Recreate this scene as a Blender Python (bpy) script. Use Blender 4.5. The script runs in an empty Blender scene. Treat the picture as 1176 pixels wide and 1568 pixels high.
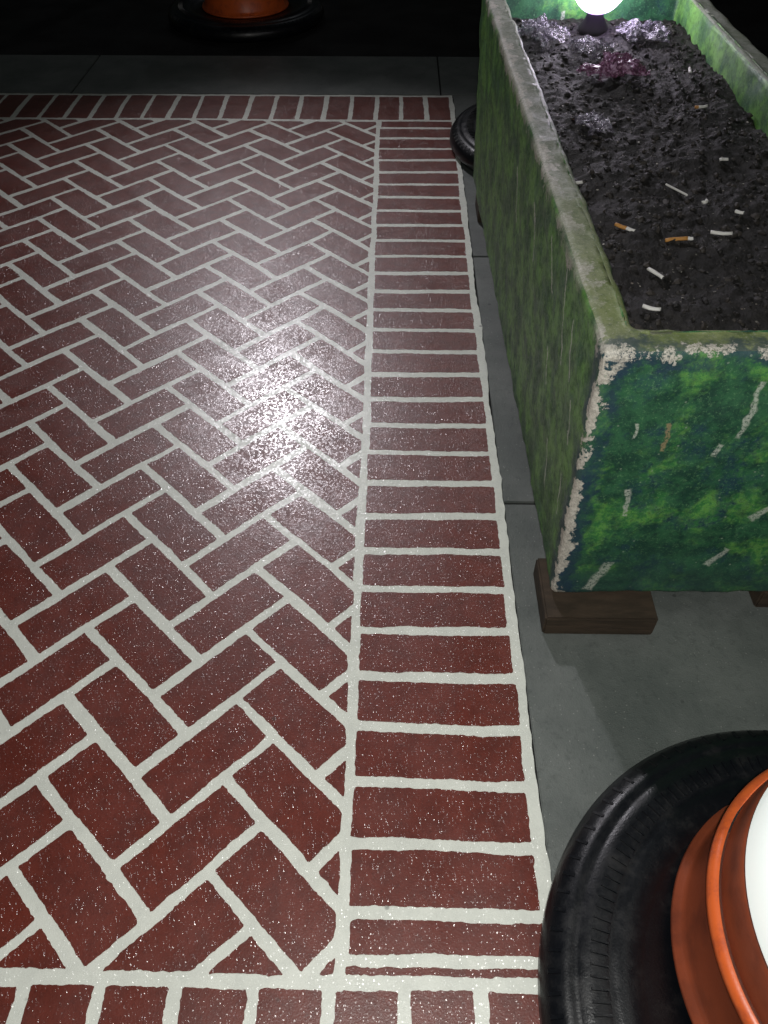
import bpy, bmesh, math, random
from mathutils import Vector, Matrix, noise
random.seed(7)
S=bpy.context.scene
S.view_settings.view_transform='Standard'
S.view_settings.look='None'
S.view_settings.exposure=0

# ---------------------------------------------------------------- helpers
def link(o,parent=None):
    S.collection.objects.link(o)
    if parent: o.parent=parent
    return o
def empty(name,loc=(0,0,0),rz=0):
    e=bpy.data.objects.new(name,None); e.location=loc; e.rotation_euler=(0,0,rz); e.empty_display_size=.1
    return link(e)
def mobj(name,verts,faces,mat=None,parent=None,smooth=False):
    m=bpy.data.meshes.new(name); m.from_pydata(verts,[],faces); m.update()
    if mat: m.materials.append(mat)
    if smooth:
        for p in m.polygons: p.use_smooth=True
    return link(bpy.data.objects.new(name,m),parent)
def box(name,x0,x1,y0,y1,z0,z1,mat,parent=None,bev=0):
    bm=bmesh.new()
    bmesh.ops.create_cube(bm,size=1)
    for v in bm.verts:
        v.co=Vector(((x0+x1)/2+v.co.x*(x1-x0),(y0+y1)/2+v.co.y*(y1-y0),(z0+z1)/2+v.co.z*(z1-z0)))
    if bev: bmesh.ops.bevel(bm,geom=bm.edges[:],offset=bev,segments=2,affect='EDGES')
    m=bpy.data.meshes.new(name); bm.to_mesh(m); bm.free(); m.materials.append(mat)
    return link(bpy.data.objects.new(name,m),parent)
def lathe(name,prof,mat,parent=None,seg=128,smooth=True,closed=False,off=(0,0)):
    vs=[];fs=[];n=len(prof)
    for i in range(seg):
        a=2*math.pi*i/seg
        for r,z in prof: vs.append((off[0]+r*math.cos(a),off[1]+r*math.sin(a),z))
    for i in range(seg):
        j=(i+1)%seg
        for k in range(n if closed else n-1):
            k2=(k+1)%n
            fs.append((i*n+k,j*n+k,j*n+k2,i*n+k2))
    return mobj(name,vs,fs,mat,parent,smooth)

class NT:
    def __init__(s,name):
        s.m=bpy.data.materials.new(name); s.m.use_nodes=True
        s.t=s.m.node_tree; s.b=s.t.nodes['Principled BSDF']; s.out=s.t.nodes['Material Output']
        s.co=s.n('ShaderNodeTexCoord').outputs['Object']
    def n(s,typ,**kw):
        nd=s.t.nodes.new(typ)
        for k,v in kw.items(): setattr(nd,k,v)
        return nd
    def set(s,sock,v):
        if isinstance(v,bpy.types.NodeSocket): s.t.links.new(v,sock)
        else:
            if isinstance(v,(tuple,list)) and len(v)==3 and sock.type=='RGBA': v=(*v,1)
            sock.default_value=v
    def math(s,op,a,b=0,c=0,clamp=False):
        nd=s.n('ShaderNodeMath',operation=op); nd.use_clamp=clamp
        s.set(nd.inputs[0],a); s.set(nd.inputs[1],b)
        return nd.outputs[0]
    def noise(s,scale,detail=4,rough=.55,vec=None,dist=0):
        nd=s.n('ShaderNodeTexNoise'); s.set(nd.inputs['Vector'],vec or s.co)
        nd.inputs['Scale'].default_value=scale; nd.inputs['Detail'].default_value=detail
        nd.inputs['Roughness'].default_value=rough; nd.inputs['Distortion'].default_value=dist
        return nd.outputs['Fac']
    def voro(s,scale,vec=None,feature='F1'):
        nd=s.n('ShaderNodeTexVoronoi',feature=feature); s.set(nd.inputs['Vector'],vec or s.co)
        nd.inputs['Scale'].default_value=scale
        return nd
    def map(s,vec,scale=(1,1,1),rot=(0,0,0),loc=(0,0,0)):
        nd=s.n('ShaderNodeMapping'); s.set(nd.inputs['Vector'],vec)
        nd.inputs['Scale'].default_value=scale; nd.inputs['Rotation'].default_value=rot; nd.inputs['Location'].default_value=loc
        return nd.outputs[0]
    def ramp(s,v,a,b,lo=0.,hi=1.):
        nd=s.n('ShaderNodeMapRange'); nd.interpolation_type='SMOOTHSTEP'
        s.set(nd.inputs[0],v); nd.inputs[1].default_value=a; nd.inputs[2].default_value=b
        nd.inputs[3].default_value=lo; nd.inputs[4].default_value=hi
        return nd.outputs[0]
    def mix(s,f,a,b,blend='MIX'):
        nd=s.n('ShaderNodeMix',data_type='RGBA',blend_type=blend)
        s.set(nd.inputs[0],f); s.set(nd.inputs[6],a); s.set(nd.inputs[7],b)
        return nd.outputs[2]
    def bump(s,h,strength,dist,prev=None):
        nd=s.n('ShaderNodeBump'); s.set(nd.inputs['Height'],h)
        nd.inputs['Strength'].default_value=strength; nd.inputs['Distance'].default_value=dist
        if prev: s.set(nd.inputs['Normal'],prev)
        return nd.outputs[0]
    def fin(s,col,rough,nrm=None,**kw):
        s.set(s.b.inputs['Base Color'],col); s.set(s.b.inputs['Roughness'],rough)
        if nrm: s.set(s.b.inputs['Normal'],nrm)
        for k,v in kw.items(): s.set(s.b.inputs[k],v)
        return s.m
    def specks(s,scale,rad,prob,vec=None):
        v=s.voro(scale,vec); d=s.ramp(v.outputs['Distance'],rad*.6,rad,1,0)
        sep=s.n('ShaderNodeSeparateColor'); s.set(sep.inputs[0],v.outputs['Color'])
        g=s.math('GREATER_THAN',sep.outputs[0],1-prob)
        return s.math('MULTIPLY',d,g)

def simple(name,col,rough=.5,**kw):
    t=NT(name); return t.fin(col,rough,**kw)

# ---------------------------------------------------------------- materials
def paving_paint(name,base,dark,dirt,beads):
    t=NT(name)
    big=t.noise(3,4); mid=t.noise(28,5,.65); fine=t.noise(420,3,.7); gr=t.noise(150,3,.75)
    c=t.mix(t.ramp(mid,.35,.7),base,dark)
    c=t.mix(t.math('MULTIPLY',t.ramp(big,.45,.7),dirt),c,tuple(x*.6 for x in base))
    c=t.mix(t.math('MULTIPLY',t.ramp(fine,.55,.75),.35),c,tuple(x*.5 for x in base))
    c=t.mix(t.math('MULTIPLY',t.ramp(gr,.54,.68),.40*min(1,beads*2)),c,tuple(x*.35 for x in base))
    st=t.specks(18,.11,.10,t.map(t.co,(1,1,1),loc=(3,1,0)))
    c=t.mix(t.math('MULTIPLY',st,.5),c,(.05,.04,.035))
    # glass-bead sparkle painted as pale dots, thinned out by noise
    sp=t.math('MULTIPLY',t.specks(135,.13,.22),t.ramp(t.noise(6,4,.6,t.map(t.co,loc=(9,2,0))),.40,.62,.15,1))
    c=t.mix(t.math('MULTIPLY',sp,beads),c,(.50,.47,.46))
    b=t.bump(t.noise(300,2,.6),.25,.0012)
    cell=t.voro(200)
    sc=t.n('ShaderNodeSeparateColor'); t.set(sc.inputs[0],cell.outputs['Color'])
    gb=t.bump(t.math('MULTIPLY',t.math('SUBTRACT',1.0,cell.outputs['Distance']),t.math('POWER',sc.outputs[1],3.0)),.85,.0060,b)
    r=t.ramp(t.noise(9,4),.3,.7,.36,.48)
    m=t.fin(c,r,b)
    t.b.inputs['Specular IOR Level'].default_value=.7
    t.b.inputs['Coat Weight'].default_value=.9
    t.set(t.b.inputs['Coat Roughness'],t.ramp(t.noise(14,4,.6,t.map(t.co,loc=(5,5,0))),.3,.7,.15,.25))
    t.set(t.b.inputs['Coat Normal'],gb)
    return m
M_red=paving_paint('red_brick_coating',(.175,.031,.018),(.125,.023,.014),.4,.55)
M_white=paving_paint('white_joint_coating',(.86,.89,.80),(.77,.80,.72),.15,.05)

t=NT('concrete')
m1=t.noise(5,6,.6); m2=t.noise(60,4,.7); m3=t.noise(400,2,.6)
c=t.mix(t.ramp(m1,.3,.7),(.105,.12,.112),(.165,.18,.168))
c=t.mix(t.math('MULTIPLY',t.ramp(m2,.5,.75),.5),c,(.07,.08,.075))
c=t.mix(t.math('MULTIPLY',t.specks(120,.2,.2),.5),c,(.4,.4,.38))
c=t.mix(t.math('MULTIPLY',t.specks(22,.16,.15),.6),c,(.04,.04,.04))
c=t.mix(t.math('MULTIPLY',t.ramp(t.noise(2.2,5,.6),.52,.62),.35),c,(.05,.055,.052))
M_conc=t.fin(c,.5,t.bump(m3,.6,.0018,t.bump(m2,.5,.003)))
t=NT('asphalt')
m1=t.noise(4,5); m3=t.noise(200,3,.7)
c=t.mix(t.ramp(m1,.3,.7),(.016,.016,.016),(.034,.034,.034))
c=t.mix(t.math('MULTIPLY',t.specks(110,.25,.3),.4),c,(.06,.06,.06))
M_asph=t.fin(c,.9,t.bump(m3,.7,.004)); t.b.inputs['Specular IOR Level'].default_value=.2

# ---------------------------------------------------------------- ground
mobj('ground',[(-120,-120,0),(120,-120,0),(120,120,0),(-120,120,0)],[(0,1,2,3)],M_asph)
slabs_x=[-7.0,-5.19,-3.385,-1.575,.22,2.05,3.85,5.6]
pav=empty('concrete_pavement')
g=.004
k=0
for i in range(len(slabs_x)-1):
    k+=1; box('slab_%d'%k,slabs_x[i]+g,slabs_x[i+1]-g,3.99,4.53,-.05,.006,M_conc,pav,.002)
for xa,xb in((.275,2.05),(2.05,3.85)):
    ys=[-3.2,-1.75,-.25,1.30,2.48,3.99]
    for i in range(len(ys)-1):
        k+=1; box('slab_%d'%k,xa+g,xb-g,ys[i]+g,ys[i+1]-g,-.05,.006,M_conc,pav,.002)
for xa,xb in((-5.6,-3.8),(-3.8,-2.0),(-2.0,-.2),(-.2,.275)):
    for ya,yb in((-3.2,-1.75),(-1.75,-.12)):
        k+=1; box('slab_%d'%k,xa+g,xb-g,ya+g,yb-g,-.05,.006,M_conc,pav,.002)

# ---------------------------------------------------------------- brick paving
XL,XR=-.073,.265
XF=-3.9; YB,YT=.262,3.66; YO=3.955; YBO=-.08
J=.0210
SXs,SYs=.0855,.0822
def inset_rect(x0,x1,y0,y1,j=J/2): return [(x0+j,y0+j),(x1-j,y0+j),(x1-j,y1-j),(x0+j,y1-j)]
def clip(poly,x0,x1,y0,y1):
    for ax,val,sg in((0,x0,1),(0,x1,-1),(1,y0,1),(1,y1,-1)):
        out=[]
        for i in range(len(poly)):
            a=poly[i];b=poly[(i+1)%len(poly)]
            da=(a[ax]-val)*sg; db=(b[ax]-val)*sg
            if da>=0: out.append(a)
            if (da>=0)!=(db>=0):
                q=da/(da-db); out.append((a[0]+(b[0]-a[0])*q,a[1]+(b[1]-a[1])*q))
        poly=out
        if len(poly)<3: return []
    return poly
def area(p): return abs(sum(p[i][0]*p[(i+1)%len(p)][1]-p[(i+1)%len(p)][0]*p[i][1] for i in range(len(p))))/2
polys=[]
ox,oy=-.136,.590
ou,ov=2,-1
def toXY(u,v):
    u-=ou; v-=ov
    return (ox+SXs*(u-v),oy+SYs*(u+v))
j=J/2/.1186
N=60
for i in range(-N,N):
    for jj in range(-N,N):
        c=(i-jj)%4
        if c==0: r=(i,i+2,jj,jj+1)
        elif c==3: r=(i,i+1,jj,jj+2)
        else: continue
        p=[toXY(r[0]+j,r[2]+j),toXY(r[1]-j,r[2]+j),toXY(r[1]-j,r[3]-j),toXY(r[0]+j,r[3]-j)]
        cx=sum(q[0] for q in p)/4; cy=sum(q[1] for q in p)/4
        if cx<XF-.3 or cx>XL+.3 or cy<YB-.3 or cy>YT+.3: continue
        p=clip(p,XF+J/2,XL-J/2,YB+J/2,YT-J/2)
        if p and area(p)>.00012: polys.append(p)
ys=[.262,.2907]+[.3607+.1109*q for q in range(0,30)]
ys=[y for y in ys if y<YT-.03]+[YT]
for a,b in zip(ys[:-1],ys[1:]):
    if b-a>.03: polys.append(inset_rect(XL,XR,a,b))
    else: polys.append(inset_rect(XL,XR,a,b,.0085))
x=XR
while x>XF:
    polys.append(inset_rect(x-.1185,x,YT,YO)); x-=.1185
x=XR-.0
while x>XF:
    polys.append(inset_rect(x-.1185,x,YBO,YB)); x-=.1185
verts=[];faces=[]
zt,zb=.0124,.0115
def rnd(p):
    out=[];n=len(p)
    for i in range(n):
        a=Vector(p[i-1]);b=Vector(p[i]);c=Vector(p[(i+1)%n])
        la=(a-b).length;lc=(c-b).length
        r=min(.0025,la*.25,lc*.25)
        if la>1e-5: out.append(b+(a-b)/la*r)
        if lc>1e-5: out.append(b+(c-b)/lc*r)
    return out
for bi,p in enumerate(polys):
    q=rnd(p); pts=[]
    n=len(q)
    for i in range(n):
        a=q[i];b=q[(i+1)%n];L=(b-a).length
        m=max(1,int(L/.005))
        for s in range(m): pts.append(a+(b-a)*s/m)
    base=len(verts);n=len(pts)
    dx,dy=random.uniform(-.0022,.0022),random.uniform(-.0022,.0022)
    res=[]
    for v in pts:
        w=Vector((v.x,v.y,bi*1.37))
        d=noise.noise_vector(w*14)*.0028+noise.noise_vector(w*70)*.0018+noise.noise_vector(w*260)*.0016
        w2=Vector((v.x,v.y,0)); d+=noise.noise_vector(w2*4)*.006
        res.append((v.x+d.x+dx,v.y+d.y+dy))
    for x,y in res: verts.append((x,y,zt))
    for x,y in res: verts.append((x,y,zb))
    faces.append(tuple(range(base,base+n)))
    for i in range(n):
        faces.append((base+i,base+n+i,base+n+(i+1)%n,base+(i+1)%n))
bp=empty('brick_pavement')
o=mobj('bricks',verts,faces,M_red,bp)
bm=bmesh.new(); bm.from_mesh(o.data); bmesh.ops.recalc_face_normals(bm,faces=bm.faces); bm.to_mesh(o.data); bm.free()
e=.010; ring=[]
cor=[(XF-e,YBO-e),(XR+e,YBO-e),(XR+e,YO+e),(XF-e,YO+e)]
for i in range(4):
    a=Vector(cor[i]);b=Vector(cor[(i+1)%4]);m=int((b-a).length/.01)
    for s in range(m):
        v=a+(b-a)*s/m; d=noise.noise_vector(Vector((v.x,v.y,9))*30)*.004+noise.noise_vector(Vector((v.x,v.y,3))*6)*.006
        ring.append((v.x+d.x,v.y+d.y))
n=len(ring)
mobj('joints',[(x,y,.0118) for x,y in ring]+[(x,y,-.02) for x,y in ring],[tuple(range(n))]+[(i,n+i,n+(i+1)%n,(i+1)%n) for i in range(n)],M_white,bp)

# ---------------------------------------------------------------- planter
PL,PW,PZ0,PZ1,TH=1.99,.70,.07,.70,.064
ROT=math.radians(1.2)
pl=empty('concrete_planter',(.321,.97,0),ROT)
t=NT('mural_paint')
sep=t.n('ShaderNodeSeparateXYZ'); t.set(sep.inputs[0],t.co)
X,Y,Z=sep.outputs
n1=t.noise(8,5,.65); n2=t.noise(20,6,.7); n3=t.noise(60,6,.8); n4=t.noise(190,4,.8)
n5=t.noise(9,5,.65,t.map(t.co,loc=(4,2,7)))
green=t.mix(t.ramp(n2,.4,.6),(.012,.058,.036),(.032,.13,.058))
bright=t.mix(t.ramp(n3,.42,.6),(.040,.19,.050),(.17,.42,.080))
c=t.mix(t.ramp(n1,.49,.62),green,bright)
c=t.mix(t.math('MULTIPLY',t.ramp(n5,.50,.62),t.ramp(n3,.35,.6)),c,(.014,.050,.078))
c=t.mix(t.math('MULTIPLY',t.ramp(n3,.52,.64),.6),c,(.009,.038,.030))
c=t.mix(t.math('MULTIPLY',t.ramp(n4,.54,.66),.55),c,(.15,.33,.15))
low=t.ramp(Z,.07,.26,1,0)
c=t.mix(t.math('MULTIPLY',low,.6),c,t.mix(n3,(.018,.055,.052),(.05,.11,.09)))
geo=t.n('ShaderNodeNewGeometry')
sn=t.n('ShaderNodeSeparateXYZ'); t.set(sn.inputs[0],geo.outputs['True Normal'])
side=t.ramp(sn.outputs[0],-.8,-.5,1,0)
topf=t.ramp(sn.outputs[2],.55,.85)
st=t.noise(10,6,.75,t.map(t.co,(1,1.0,.9),rot=(.5,0,0)))
sc=t.mix(t.ramp(st,.40,.60),(.026,.105,.030),(.15,.35,.070))
sc=t.mix(t.math('MULTIPLY',t.ramp(n2,.5,.62),.6),sc,(.055,.15,.085))
sc=t.mix(t.math('MULTIPLY',t.ramp(n3,.5,.64),.6),sc,(.018,.058,.024))
sc=t.mix(t.math('MULTIPLY',t.ramp(n4,.54,.68),.5),sc,(.26,.40,.16))
c=t.mix(side,c,sc)
far=t.ramp(Y,.1,.9)
moss=t.mix(t.ramp(n2,.35,.65),(.15,.20,.06),(.25,.29,.13))
mossf=t.mix(t.ramp(n2,.35,.65),(.16,.19,.13),(.30,.32,.27))
moss=t.mix(far,moss,mossf)
moss=t.mix(t.math('MULTIPLY',t.ramp(n3,.5,.66),.55),moss,(.06,.10,.045))
moss=t.mix(t.math('MULTIPLY',t.ramp(n4,.53,.66),.6),moss,(.42,.43,.36))
c=t.mix(topf,c,moss)
frontf=t.ramp(sn.outputs[1],-.8,-.5,1,0)
wob=t.n('ShaderNodeVectorMath',operation='MULTIPLY_ADD')
nz=t.n('ShaderNodeTexNoise'); t.set(nz.inputs['Vector'],t.co); nz.inputs['Scale'].default_value=30
t.set(wob.inputs[0],nz.outputs['Color']); wob.inputs[1].default_value=(.022,.022,.022); t.set(wob.inputs[2],t.co)
spw=t.n('ShaderNodeSeparateXYZ'); t.set(spw.inputs[0],wob.outputs[0])
def dash(ax_,x0,z0,x1,z1,w):
    L=math.hypot(x1-x0,z1-z0); ux,uz=(x1-x0)/L,(z1-z0)/L
    px=t.math('SUBTRACT',spw.outputs[ax_],x0+.011); pz=t.math('SUBTRACT',spw.outputs[2],z0+.011)
    al=t.math('ADD',t.math('MULTIPLY',px,ux),t.math('MULTIPLY',pz,uz))
    pe=t.math('ABSOLUTE',t.math('SUBTRACT',t.math('MULTIPLY',px,uz),t.math('MULTIPLY',pz,ux)))
    far_=t.math('SUBTRACT',t.math('ABSOLUTE',t.math('SUBTRACT',al,L/2)),L/2)
    return t.ramp(t.math('MAXIMUM',pe,far_),w*.4,w,1,0)
def strokes(ax_,lst):
    dm=None
    for a in lst:
        d=dash(ax_,*a); dm=d if dm is None else t.math('MAXIMUM',dm,d)
    return dm
dm=strokes(0,[(.098,.10,.120,.175,.013),(.118,.325,.111,.390,.0065),(.325,.175,.345,.212,.009),(.368,.315,.396,.35,.010),(.267,.525,.266,.635,.007),(.241,.48,.245,.50,.007),(.09,.52,.085,.55,.004),(.48,.3,.50,.36,.008),(.56,.14,.58,.2,.008),(.58,.45,.60,.52,.007),(.43,.5,.45,.56,.006)])
dm=t.math('MULTIPLY',t.math('MULTIPLY',dm,frontf),t.ramp(n4,.36,.54))
c=t.mix(t.math('MULTIPLY',dm,.8),c,(.50,.54,.46))
d3=t.math('MULTIPLY',t.math('MULTIPLY',strokes(0,[(.145,.49,.139,.55,.005)]),frontf),t.ramp(n4,.38,.52))
c=t.mix(t.math('MULTIPLY',d3,.8),c,(.32,.24,.13))
dsd=strokes(1,[(.16,.52,.20,.62,.006),(.24,.50,.30,.66,.005),(.10,.42,.12,.50,.005),(.40,.55,.46,.64,.006),(.33,.38,.36,.45,.005),(.62,.50,.68,.60,.007),(.08,.25,.10,.33,.005),(.9,.45,.97,.55,.007),(.2,.2,.24,.3,.006)])
dsd=t.math('MULTIPLY',t.math('MULTIPLY',dsd,side),t.ramp(n4,.35,.55))
c=t.mix(t.math('MULTIPLY',dsd,.85),c,(.60,.64,.54))
# wear along arrises
xl=t.math('SUBTRACT',X,t.math('MULTIPLY',t.math('SUBTRACT',.70,Z),.035))
dz=t.math('SUBTRACT',.70,Z)
ax=t.math('ABSOLUTE',xl); ay=t.math('ABSOLUTE',Y)
jj_=t.math('ADD',t.math('MULTIPLY',t.math('SUBTRACT',n3,.5),.035),t.math('MULTIPLY',t.math('SUBTRACT',n2,.5),.11))
dv=t.math('ADD',t.math('MAXIMUM',ax,ay),jj_)
wv=t.ramp(dv,.011,.015,1,0)
dt=t.math('ADD',t.math('MAXIMUM',ay,dz),t.math('MULTIPLY',jj_,1.3))
wt=t.math('MULTIPLY',t.ramp(dt,.003,.008,1,0),t.ramp(n4,.36,.5))
dl=t.math('ADD',t.math('MAXIMUM',ax,dz),t.math('MULTIPLY',jj_,1.3))
wl=t.math('MULTIPLY',t.ramp(dl,.016,.026,1,0),t.ramp(t.noise(3.3,3),.38,.52))
w=t.math('MAXIMUM',t.math('MAXIMUM',wv,wt),t.math('MULTIPLY',wl,.85))
chip=t.mix(t.ramp(n4,.35,.65),(.36,.34,.29),(.66,.63,.56))
chip=t.mix(t.math('MULTIPLY',t.ramp(n2,.55,.65),.6),chip,(.20,.24,.12))
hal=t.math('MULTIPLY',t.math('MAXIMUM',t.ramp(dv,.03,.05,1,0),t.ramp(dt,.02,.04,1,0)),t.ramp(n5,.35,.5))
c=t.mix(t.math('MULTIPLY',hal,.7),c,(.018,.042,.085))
c=t.mix(w,c,chip)
c=t.mix(t.math('MULTIPLY',t.specks(70,.18,.14),.5),c,(.32,.40,.30))
hgt=t.math('SUBTRACT',t.math('ADD',t.math('MULTIPLY',n3,.5),t.math('MULTIPLY',n4,.35)),t.math('MULTIPLY',w,.25))
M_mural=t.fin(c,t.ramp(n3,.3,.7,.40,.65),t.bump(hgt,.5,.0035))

bm=bmesh.new()
ins=.022
def V(x,y,z): return bm.verts.new((x,y,z))
ob=[V(ins,.004,PZ0),V(PW-ins,.004,PZ0),V(PW-ins,PL-.01,PZ0),V(ins,PL-.01,PZ0)]
ot=[V(0,0,PZ1),V(PW,0,PZ1),V(PW,PL,PZ1),V(0,PL,PZ1)]
it=[V(TH,TH,PZ1),V(PW-TH,TH,PZ1),V(PW-TH,PL-TH,PZ1),V(TH,PL-TH,PZ1)]
ib=[V(TH+.01,TH+.01,.2),V(PW-TH-.01,TH+.01,.2),V(PW-TH-.01,PL-TH-.01,.2),V(TH+.01,PL-TH-.01,.2)]
bm.faces.new(ob[::-1]); bm.faces.new(ib)
for i in range(4):
    k2=(i+1)%4
    bm.faces.new((ob[i],ob[k2],ot[k2],ot[i])); bm.faces.new((ot[i],ot[k2],it[k2],it[i])); bm.faces.new((it[i],it[k2],ib[k2],ib[i]))
bmesh.ops.recalc_face_normals(bm,faces=bm.faces)
bmesh.ops.bevel(bm,geom=[e_ for e_ in bm.edges],offset=.014,segments=4,affect='EDGES',profile=.5)
for ax_,L0,L1,st_ in((1,0,PL,.05),(0,0,PW,.05),(2,PZ0,PZ1,.05)):
    q=L0+st_
    while q<L1:
        no=[0,0,0];no[ax_]=1;cc=[0,0,0];cc[ax_]=q
        bmesh.ops.bisect_plane(bm,geom=bm.verts[:]+bm.edges[:]+bm.faces[:],plane_co=cc,plane_no=no); q+=st_
m=bpy.data.meshes.new('body'); bm.to_mesh(m); bm.free(); m.materials.append(M_mural)
for p in m.polygons: p.use_smooth=True
body=link(bpy.data.objects.new('planter_walls',m),pl)
md=body.modifiers.new('s','SUBSURF'); md.subdivision_type='SIMPLE'; md.levels=2; md.render_levels=2
for nm,sc_,stg in(('a',.09,.011),('b',.022,.003)):
    tx=bpy.data.textures.new('clouds_'+nm,'CLOUDS'); tx.noise_scale=sc_
    md=body.modifiers.new(nm,'DISPLACE'); md.texture=tx; md.strength=stg; md.mid_level=.5; md.texture_coords='LOCAL'

# soil
t=NT('potting_soil')
s1=t.noise(18,6,.7); s2_=t.noise(120,4,.75)
c=t.mix(t.ramp(s1,.35,.65),(.005,.0045,.004),(.013,.011,.0095))
c=t.mix(t.math('MULTIPLY',t.ramp(s2_,.5,.7),.8),c,(.028,.024,.020))
c=t.mix(t.math('MULTIPLY',t.specks(90,.22,.10),.8),c,(.24,.23,.20))
M_soil=t.fin(c,.7,t.bump(s2_,.9,.006,t.bump(s1,.6,.012)))
nx,ny=90,280; vs=[];fs=[]
SX0,SX1,SY0,SY1=TH+.001,PW-TH-.001,TH+.001,PL-TH-.001
def soilz(x,y):
    h=noise.fractal(Vector((x*7,y*7,1)),1,2,5)*.014+noise.fractal(Vector((x*40,y*40,4)),.8,2,4)*.006
    return .612+h+.02*max(0,(y-1.4))
for a in range(ny+1):
    for b in range(nx+1):
        x=SX0+(SX1-SX0)*b/nx;y=SY0+(SY1-SY0)*a/ny
        vs.append((x,y,soilz(x,y)))
for a in range(ny):
    for b in range(nx):
        i=a*(nx+1)+b; fs.append((i,i+1,i+nx+2,i+nx+1))
mobj('soil',vs,fs,M_soil,pl,True)
def bits(name,cnt,smin,smax,mat,flat=1,reg=(SX0,SX1,SY0,SY1)):
    bmt=bmesh.new(); bmesh.ops.create_icosphere(bmt,subdivisions=1,radius=1)
    base=[v.co.copy() for v in bmt.verts]; bf=[[v.index for v in f.verts] for f in bmt.faces]; bmt.free()
    vs=[];fs=[]
    for q in range(cnt):
        x=random.uniform(reg[0]+.006,reg[1]-.006);y=random.uniform(reg[2]+.006,reg[3]-.006)
        s=smin+(smax-smin)*random.random()**4
        R=Matrix.Rotation(random.uniform(0,6.28),3,'Z')@Matrix.Rotation(random.uniform(-.5,.5),3,'X')
        sx,sy,sz=s*random.uniform(.6,1.4),s*random.uniform(.6,1.2),s*random.uniform(.4,.9)*flat
        b=len(vs)
        for v in base:
            p=Vector((v.x*sx,v.y*sy,v.z*sz))*random.uniform(.75,1.2); p=R@p
            vs.append((x+p.x,y+p.y,soilz(x,y)+sz*.3+p.z))
        for f in bf: fs.append([b+i for i in f])
    return mobj(name,vs,fs,mat,pl)
tc=NT('clod_earth'); M_clod=tc.fin(tc.mix(tc.ramp(tc.noise(35),.4,.62),(.006,.005,.0045),(.036,.030,.025)),.65,tc.bump(tc.noise(300),.6,.002))
bits('soil_clods',4500,.0012,.010,M_clod)
tg=NT('grit_stone'); M_grit=tg.fin(tg.mix(tg.ramp(tg.noise(60),.4,.6),(.12,.10,.08),(.42,.40,.36)),.5)
bits('grit',1000,.0008,.0034,M_grit,.6)

# planter supports
t=NT('old_wood'); wn=t.noise(30,5,.6,t.map(t.co,(.3,1,2)))
M_wood=t.fin(t.mix(t.ramp(wn,.35,.65),(.034,.023,.013),(.062,.041,.025)),.8,t.bump(wn,.5,.004))
for nm,(x0,x1,y0,y1) in(('wooden_block',(.325,.56,.915,1.08)),('wooden_block.001',(.80,1.0,.99,1.1)),('wooden_block.002',(.31,.50,2.72,2.86)),('wooden_block.003',(.80,.98,2.72,2.86))):
    box(nm,x0,x1,y0,y1,.0065,.0655,M_wood,None,.004)

# ---------------------------------------------------------------- litter
M_paper=simple('cigarette_paper',(.75,.74,.70),.6)
M_filter=simple('cigarette_filter',(.50,.24,.06),.6)
M_ash=simple('ash',(.05,.05,.05),.9)
PM=Matrix.Translation((.321,.97,0))@Matrix.Rotation(ROT,4,'Z')
PI=PM.inverted()
def soilw(x,y):
    l=PI@Vector((x,y,0)); return soilz(l.x,l.y)
def butt(x,y,ang,L=.028,flt=.4,r=.0042,name='cigarette_butt'):
    e=empty(name,(x,y,soilw(x,y)+r+.003),ang)
    e.rotation_euler=(0,random.uniform(-.12,.12),ang)
    bend=random.uniform(-.004,.004)
    def cyl(nm,a,b,ra,rb,mat):
        vs=[];fs=[];n=14
        for k_ in range(6):
            f=k_/5
            for i in range(n):
                th=2*math.pi*i/n; w_=1+.16*math.sin(3*th+k_*2)
                xx=a+(b-a)*f
                rr=(ra+(rb-ra)*f)*w_; vs.append((xx,rr*math.cos(th)+bend*(xx/L*2)**2,rr*math.sin(th)*.85+.0006*math.sin(k_*1.7)))
        for k_ in range(5):
            for i in range(n): fs.append((k_*n+i,k_*n+(i+1)%n,(k_+1)*n+(i+1)%n,(k_+1)*n+i))
        fs.append(tuple(range(n))[::-1]);fs.append(tuple(range(5*n,6*n)))
        mobj(nm,vs,fs,mat,e,True)
    if flt>0: cyl('filter',-L/2,-L/2+L*flt,r,r,M_filter)
    if flt<1:
        cyl('paper',-L/2+L*flt+.0002,L/2-.002,r*.98,r*.85,M_paper)
        cyl('ash_tip',L/2-.0018,L/2,r*.8,r*.4,M_ash)
def wp(xp,dp): return (xp-.0138*dp,dp+.0138*xp)
for (xp,dp,a,L,f) in[(.525,1.335,-.95,.040,0),(.690,1.475,-.25,.044,0),(.752,1.56,-.6,.02,0),(.598,1.455,-.05,.056,.78),(.498,1.50,-.6,.046,.55),
                    (.885,2.44,1.4,.04,0),(.478,1.19,-.4,.034,0),(.44,1.72,.3,.02,0),(.80,1.83,.1,.022,0),(.70,1.62,.9,.018,0),(.83,2.13,.2,.035,.2)]:
    x,y=wp(xp,dp); butt(x,y,a,L,f,name='cigarette_butt')
xs,ys_=wp(.655,1.69)
vv=[(a,.0022*math.cos(i*math.pi/3),.0022*math.sin(i*math.pi/3)) for a in(-.03,.03) for i in range(6)]
e=mobj('plastic_straw',vv,[(i,(i+1)%6,6+(i+1)%6,6+i) for i in range(6)],M_paper)
e.location=(xs,ys_,soilw(xs,ys_)+.006); e.rotation_euler=(0,.05,-.9)
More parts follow.
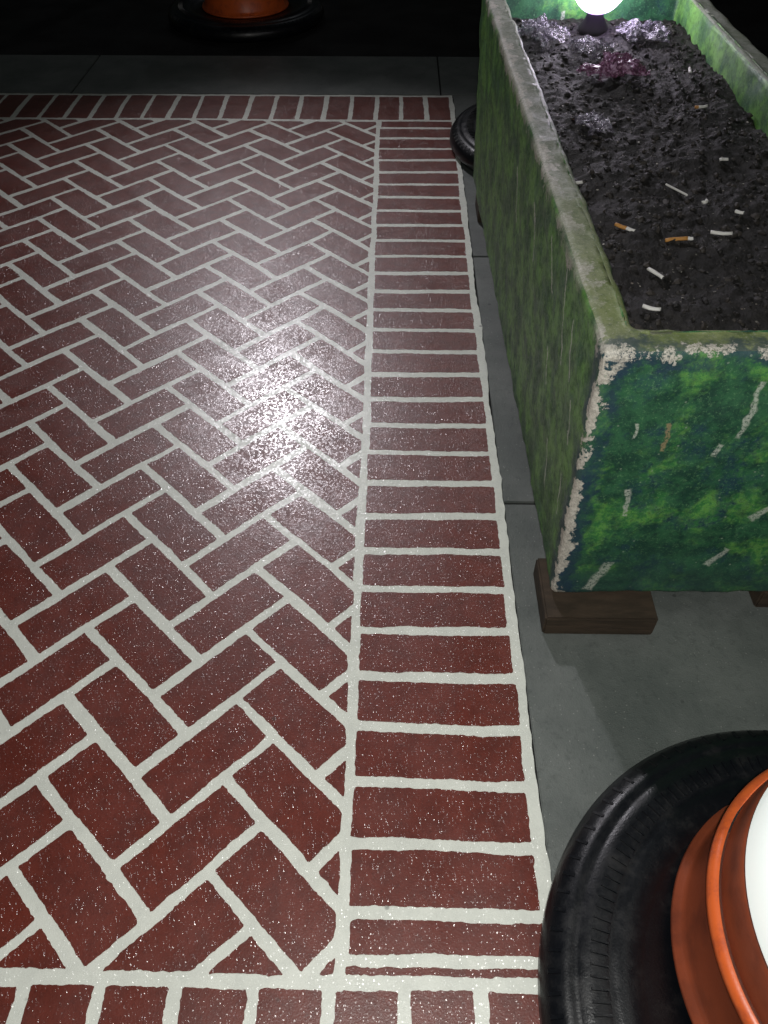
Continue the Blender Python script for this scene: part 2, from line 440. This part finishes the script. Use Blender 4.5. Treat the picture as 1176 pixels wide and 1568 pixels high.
def film(name,col,lo_,hi_,hl):
    t=NT(name)
    gl=t.n('ShaderNodeBsdfPrincipled'); gl.inputs['Roughness'].default_value=.13
    nn=t.noise(50,5,.75)
    t.set(gl.inputs['Base Color'],t.mix(t.ramp(nn,.50,.62),col,hl))
    gl.inputs['Specular IOR Level'].default_value=1.0
    t.set(gl.inputs['Normal'],t.bump(t.noise(60,4,.7),1.0,.010))
    tp=t.n('ShaderNodeBsdfTransparent'); mx=t.n('ShaderNodeMixShader')
    f=t.ramp(nn,.40,.58,lo_,hi_)
    t.set(mx.inputs[0],f); t.set(mx.inputs[1],tp.outputs[0]); t.set(mx.inputs[2],gl.outputs[0]); t.set(t.out.inputs[0],mx.outputs[0])
    return t.m
M_film=film('clear_film',(.20,.18,.24),.20,.75,(.62,.60,.68))
M_pink=film('pink_film',(.22,.07,.16),.35,.95,(.60,.40,.58))
def wrapper(name,x,y,sx,sy,h,mat,seed,ang):
    n=40;vs=[];fs=[]
    for a in range(n+1):
        for b in range(n+1):
            u=a/n-.5;v=b/n-.5
            p=Vector((u*4+seed,v*4,seed*2))
            d=noise.noise_vector(p); d2=noise.noise_vector(p*3.2)
            vs.append((u*sx+d.x*sx*.4+d2.x*sx*.08,v*sy+d.y*sy*.4+d2.y*sy*.08,h*(.5+abs(d.z)*1.3-1.0*(u*u+v*v))+abs(d2.z)*h*.5))
    for a in range(n):
        for b in range(n):
            i=a*(n+1)+b; fs.append((i,i+1,i+n+2,i+n+1))
    o=mobj(name,vs,fs,mat,None); o.location=(x,y,soilw(x,y)+.006); o.rotation_euler=(0,0,ang)
x,y=wp(.655,2.38); wrapper('candy_wrapper',x,y,.14,.11,.032,M_pink,1.3,.3)
x,y=wp(.53,2.03); wrapper('plastic_wrapper',x,y,.065,.10,.018,M_film,5.1,.2)
x,y=wp(.47,2.66); wrapper('plastic_bag',x,y,.15,.13,.032,M_film,8.2,.8)
x,y=wp(.80,2.70); wrapper('plastic_bag.001',x,y,.13,.13,.030,M_film,3.7,.1)
x,y=wp(.60,2.56); wrapper('plastic_bag.002',x,y,.12,.09,.026,M_film,6.4,1.1)

# glowing globe added at far end of planter, standing in for lens glare
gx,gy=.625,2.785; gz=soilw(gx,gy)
gl=empty('added_glare_light',(gx,gy,gz))
M_clr=simple('glare_base_plastic',(.012,.011,.012),.8)
lathe('base',[(.0,-.02),(.05,-.02),(.045,.008),(.030,.030),(.026,.040),(0,.042)],M_clr,gl,32)
te=NT('glare_globe')
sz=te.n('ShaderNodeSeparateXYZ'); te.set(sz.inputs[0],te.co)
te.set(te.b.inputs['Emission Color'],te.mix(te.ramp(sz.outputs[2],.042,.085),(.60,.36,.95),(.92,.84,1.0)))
te.set(te.b.inputs['Emission Strength'],te.ramp(sz.outputs[2],.040,.12,1.0,34))  # violet below, brighter above: glare halo put into the emission by height
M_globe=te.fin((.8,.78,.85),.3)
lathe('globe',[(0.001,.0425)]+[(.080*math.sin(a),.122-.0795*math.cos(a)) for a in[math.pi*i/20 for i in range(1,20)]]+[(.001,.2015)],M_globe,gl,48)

# ---------------------------------------------------------------- traffic drums
t=NT('tyre_rubber'); rf=t.noise(300,3); dn=t.noise(30,5,.7)
M_rub=t.fin(t.mix(t.ramp(dn,.5,.75),(.0045,.0055,.0075),(.014,.014,.015)),t.ramp(dn,.35,.7,.30,.45),t.bump(rf,.35,.001))
t=NT('orange_plastic'); on=t.noise(12,5,.6); of=t.noise(200,3)
M_or=t.fin(t.mix(t.ramp(on,.4,.75),(.28,.062,.025),(.15,.036,.018)),.42,t.bump(of,.25,.001))
t=NT('orange_plastic_bright'); M_or2=t.fin(t.mix(t.ramp(t.noise(25,5,.7),.45,.7),(.74,.14,.03),(.5,.09,.03)),.38,t.bump(t.noise(200,3),.2,.001))
t=NT('retroreflective_sheeting_glow'); t.set(t.b.inputs['Emission Color'],(.92,1,.95)); t.b.inputs['Emission Strength'].default_value=.7  # emission stands in for flash light thrown back by the white bands
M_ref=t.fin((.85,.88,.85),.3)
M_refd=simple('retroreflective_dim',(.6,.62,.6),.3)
def drum(name,x,y,R=.468,lit=True,off=(0,0),sc=1.0,low=None):
    e=empty(name,(x,y,.006)); low=low or M_or
    prof=[(.30,.0),(.425,0),(.452,.008),(.466,.028),(.466,.050),(.455,.068),(.438,.080),(.424,.084),(.420,.082),(.414,.086),(.398,.090),(.372,.090),(.366,.087),(.360,.090),(.335,.086),(.318,.080),(.312,.074),(.24,.072),(.24,.0)]
    lathe('tyre_ring',[(r*R/.468 if r>.3 else r,z) for r,z in prof],M_rub,e,160,True,True)
    vs=[];fs=[];n=150
    def rib(a,r0,r1,z0,z1,w,h):
        b=len(vs)
        ca,sa=math.cos(a),math.sin(a)
        for r,z in((r0,z0),(r1,z1)):
            for s_,hh in((-w,-.002),(w,-.002),(w*.6,h),(-w*.6,h)):
                vs.append((r*ca-s_*sa,r*sa+s_*ca,z+hh))
        fs.extend([(b,b+1,b+5,b+4),(b+1,b+2,b+6,b+5),(b+2,b+3,b+7,b+6),(b+3,b,b+4,b+7),(b,b+3,b+2,b+1),(b+4,b+5,b+6,b+7)])
    for i in range(n): rib(2*math.pi*i/n,.372*R/.468,.398*R/.468,.090,.090,.0024,.0030)
    for i in range(96): rib(2*math.pi*i/96,.440*R/.468,.457*R/.468,.0785,.066,.004,.002)
    mobj('tyre_ribs',vs,fs,M_rub,e)
    r0=.283*sc
    def L(nm,pr,mt): lathe(nm,pr,mt,e,128,True,False,off)
    L('base_flange',[(.15,.0735),(r0+.006,.0735),(r0+.008,.078),(r0+.006,.084),(r0-.004,.088),(r0-.010,.10),(r0-.016,.205),(r0-.014,.212)],low)
    L('rim',[(r0-.016,.2125),(r0-.006,.215),(r0-.002,.222),(r0-.002,.232),(r0-.008,.240),(r0-.014,.241)],M_or2)
    z=.2415;r=r0-.018
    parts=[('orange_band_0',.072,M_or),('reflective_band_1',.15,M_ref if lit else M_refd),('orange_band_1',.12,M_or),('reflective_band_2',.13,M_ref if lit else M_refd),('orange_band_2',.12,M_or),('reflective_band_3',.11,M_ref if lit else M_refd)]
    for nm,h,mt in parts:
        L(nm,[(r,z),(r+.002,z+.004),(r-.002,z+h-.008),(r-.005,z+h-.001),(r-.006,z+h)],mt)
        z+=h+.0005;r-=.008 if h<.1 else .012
    L('drum_top',[(r+.002,z),(r,z+.02),(r-.02,z+.045),(r-.08,z+.05),(.001,z+.05)],M_or)
    vs=[];fs=[];n=16
    for i in range(n+1):
        a=math.pi*i/n
        cx_,cz_=off[0]+.07*math.cos(a),z+.045+.06*math.sin(a)
        for (dy_,dr) in((-.015,-.006),(.015,-.006),(.015,.006),(-.015,.006)):
            vs.append((cx_+dr*math.cos(a),off[1]+dy_,cz_+dr*math.sin(a)))
    for i in range(n):
        for k_ in range(4): fs.append((i*4+k_,i*4+(k_+1)%4,i*4+4+(k_+1)%4,i*4+4+k_))
    mobj('handle',vs,fs,M_or,e,True)
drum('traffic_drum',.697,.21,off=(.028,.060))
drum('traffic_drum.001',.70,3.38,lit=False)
drum('traffic_drum.002',-.87,5.14,.45,lit=False,sc=.85,low=M_or2)  # brighter orange in the base colour makes up for light missing there

# ---------------------------------------------------------------- street lamp (source of the sheen on the paving)
M_steel=simple('galvanised_steel',(.25,.25,.25),.5,Metallic=.8)
sl=empty('street_lamp',(-1.25,7.6,0))
lathe('pole',[(.0,0),(.16,0),(.16,.03),(.09,.05),(.075,.4),(.05,4.2),(0,4.2)],M_steel,sl,32)
box('arm',-.025,.025,-1.1,.0,4.13,4.18,M_steel,sl,.01)
box('head',-.13,.13,-1.55,-1.05,4.10,4.2,M_steel,sl,.03)
te=NT('lamp_glass'); te.set(te.b.inputs['Emission Color'],(.93,.96,1)); te.b.inputs['Emission Strength'].default_value=20
box('lens',-.08,.08,-1.48,-1.15,4.085,4.0985,te.fin((.8,.8,.8),.2),sl)
ld=bpy.data.lights.new('street_lamp_bulb','SPOT'); ld.energy=560; ld.color=(.98,.94,1.0); ld.shadow_soft_size=.11; ld.spot_size=math.radians(46); ld.spot_blend=1.0
lo=bpy.data.objects.new('bulb',ld); link(lo,sl); lo.location=(0.06,-1.33,4.05)
dvec=Vector((-.25,1.6,0))-Vector((-1.19,6.27,4.05)); lo.rotation_euler=dvec.to_track_quat('-Z','Y').to_euler()

# ---------------------------------------------------------------- phone LED flash, moonlight, night sky
ld=bpy.data.lights.new('phone_flash','POINT'); ld.energy=56; ld.color=(1.0,.99,.95); ld.shadow_soft_size=.012; ld.specular_factor=.35
lo=bpy.data.objects.new('phone_flash',ld); link(lo); lo.location=(.015,-.01,1.435)
ld=bpy.data.lights.new('moon','SUN'); ld.energy=.03; ld.angle=math.radians(.5); ld.color=(.9,.95,1)
lo=bpy.data.objects.new('moon',ld); link(lo); lo.rotation_euler=(math.radians(-40),math.radians(15),0)
w=bpy.data.worlds.new('World'); S.world=w; w.use_nodes=True
sk=w.node_tree.nodes.new('ShaderNodeTexSky'); sk.sky_type='NISHITA'; sk.sun_disc=False; sk.sun_elevation=math.radians(4); sk.sun_rotation=math.radians(160)
w.node_tree.links.new(sk.outputs[0],w.node_tree.nodes['Background'].inputs[0]); w.node_tree.nodes['Background'].inputs[1].default_value=.003

cd=bpy.data.cameras.new('camera'); cam=bpy.data.objects.new('camera',cd); link(cam)
cam.location=(0,0,1.4); cam.rotation_euler=(math.radians(42.22),0,math.radians(.79))
cd.sensor_fit='VERTICAL'; cd.sensor_height=36; cd.lens=27; cd.clip_end=500; cd.clip_start=.02
S.camera=cam
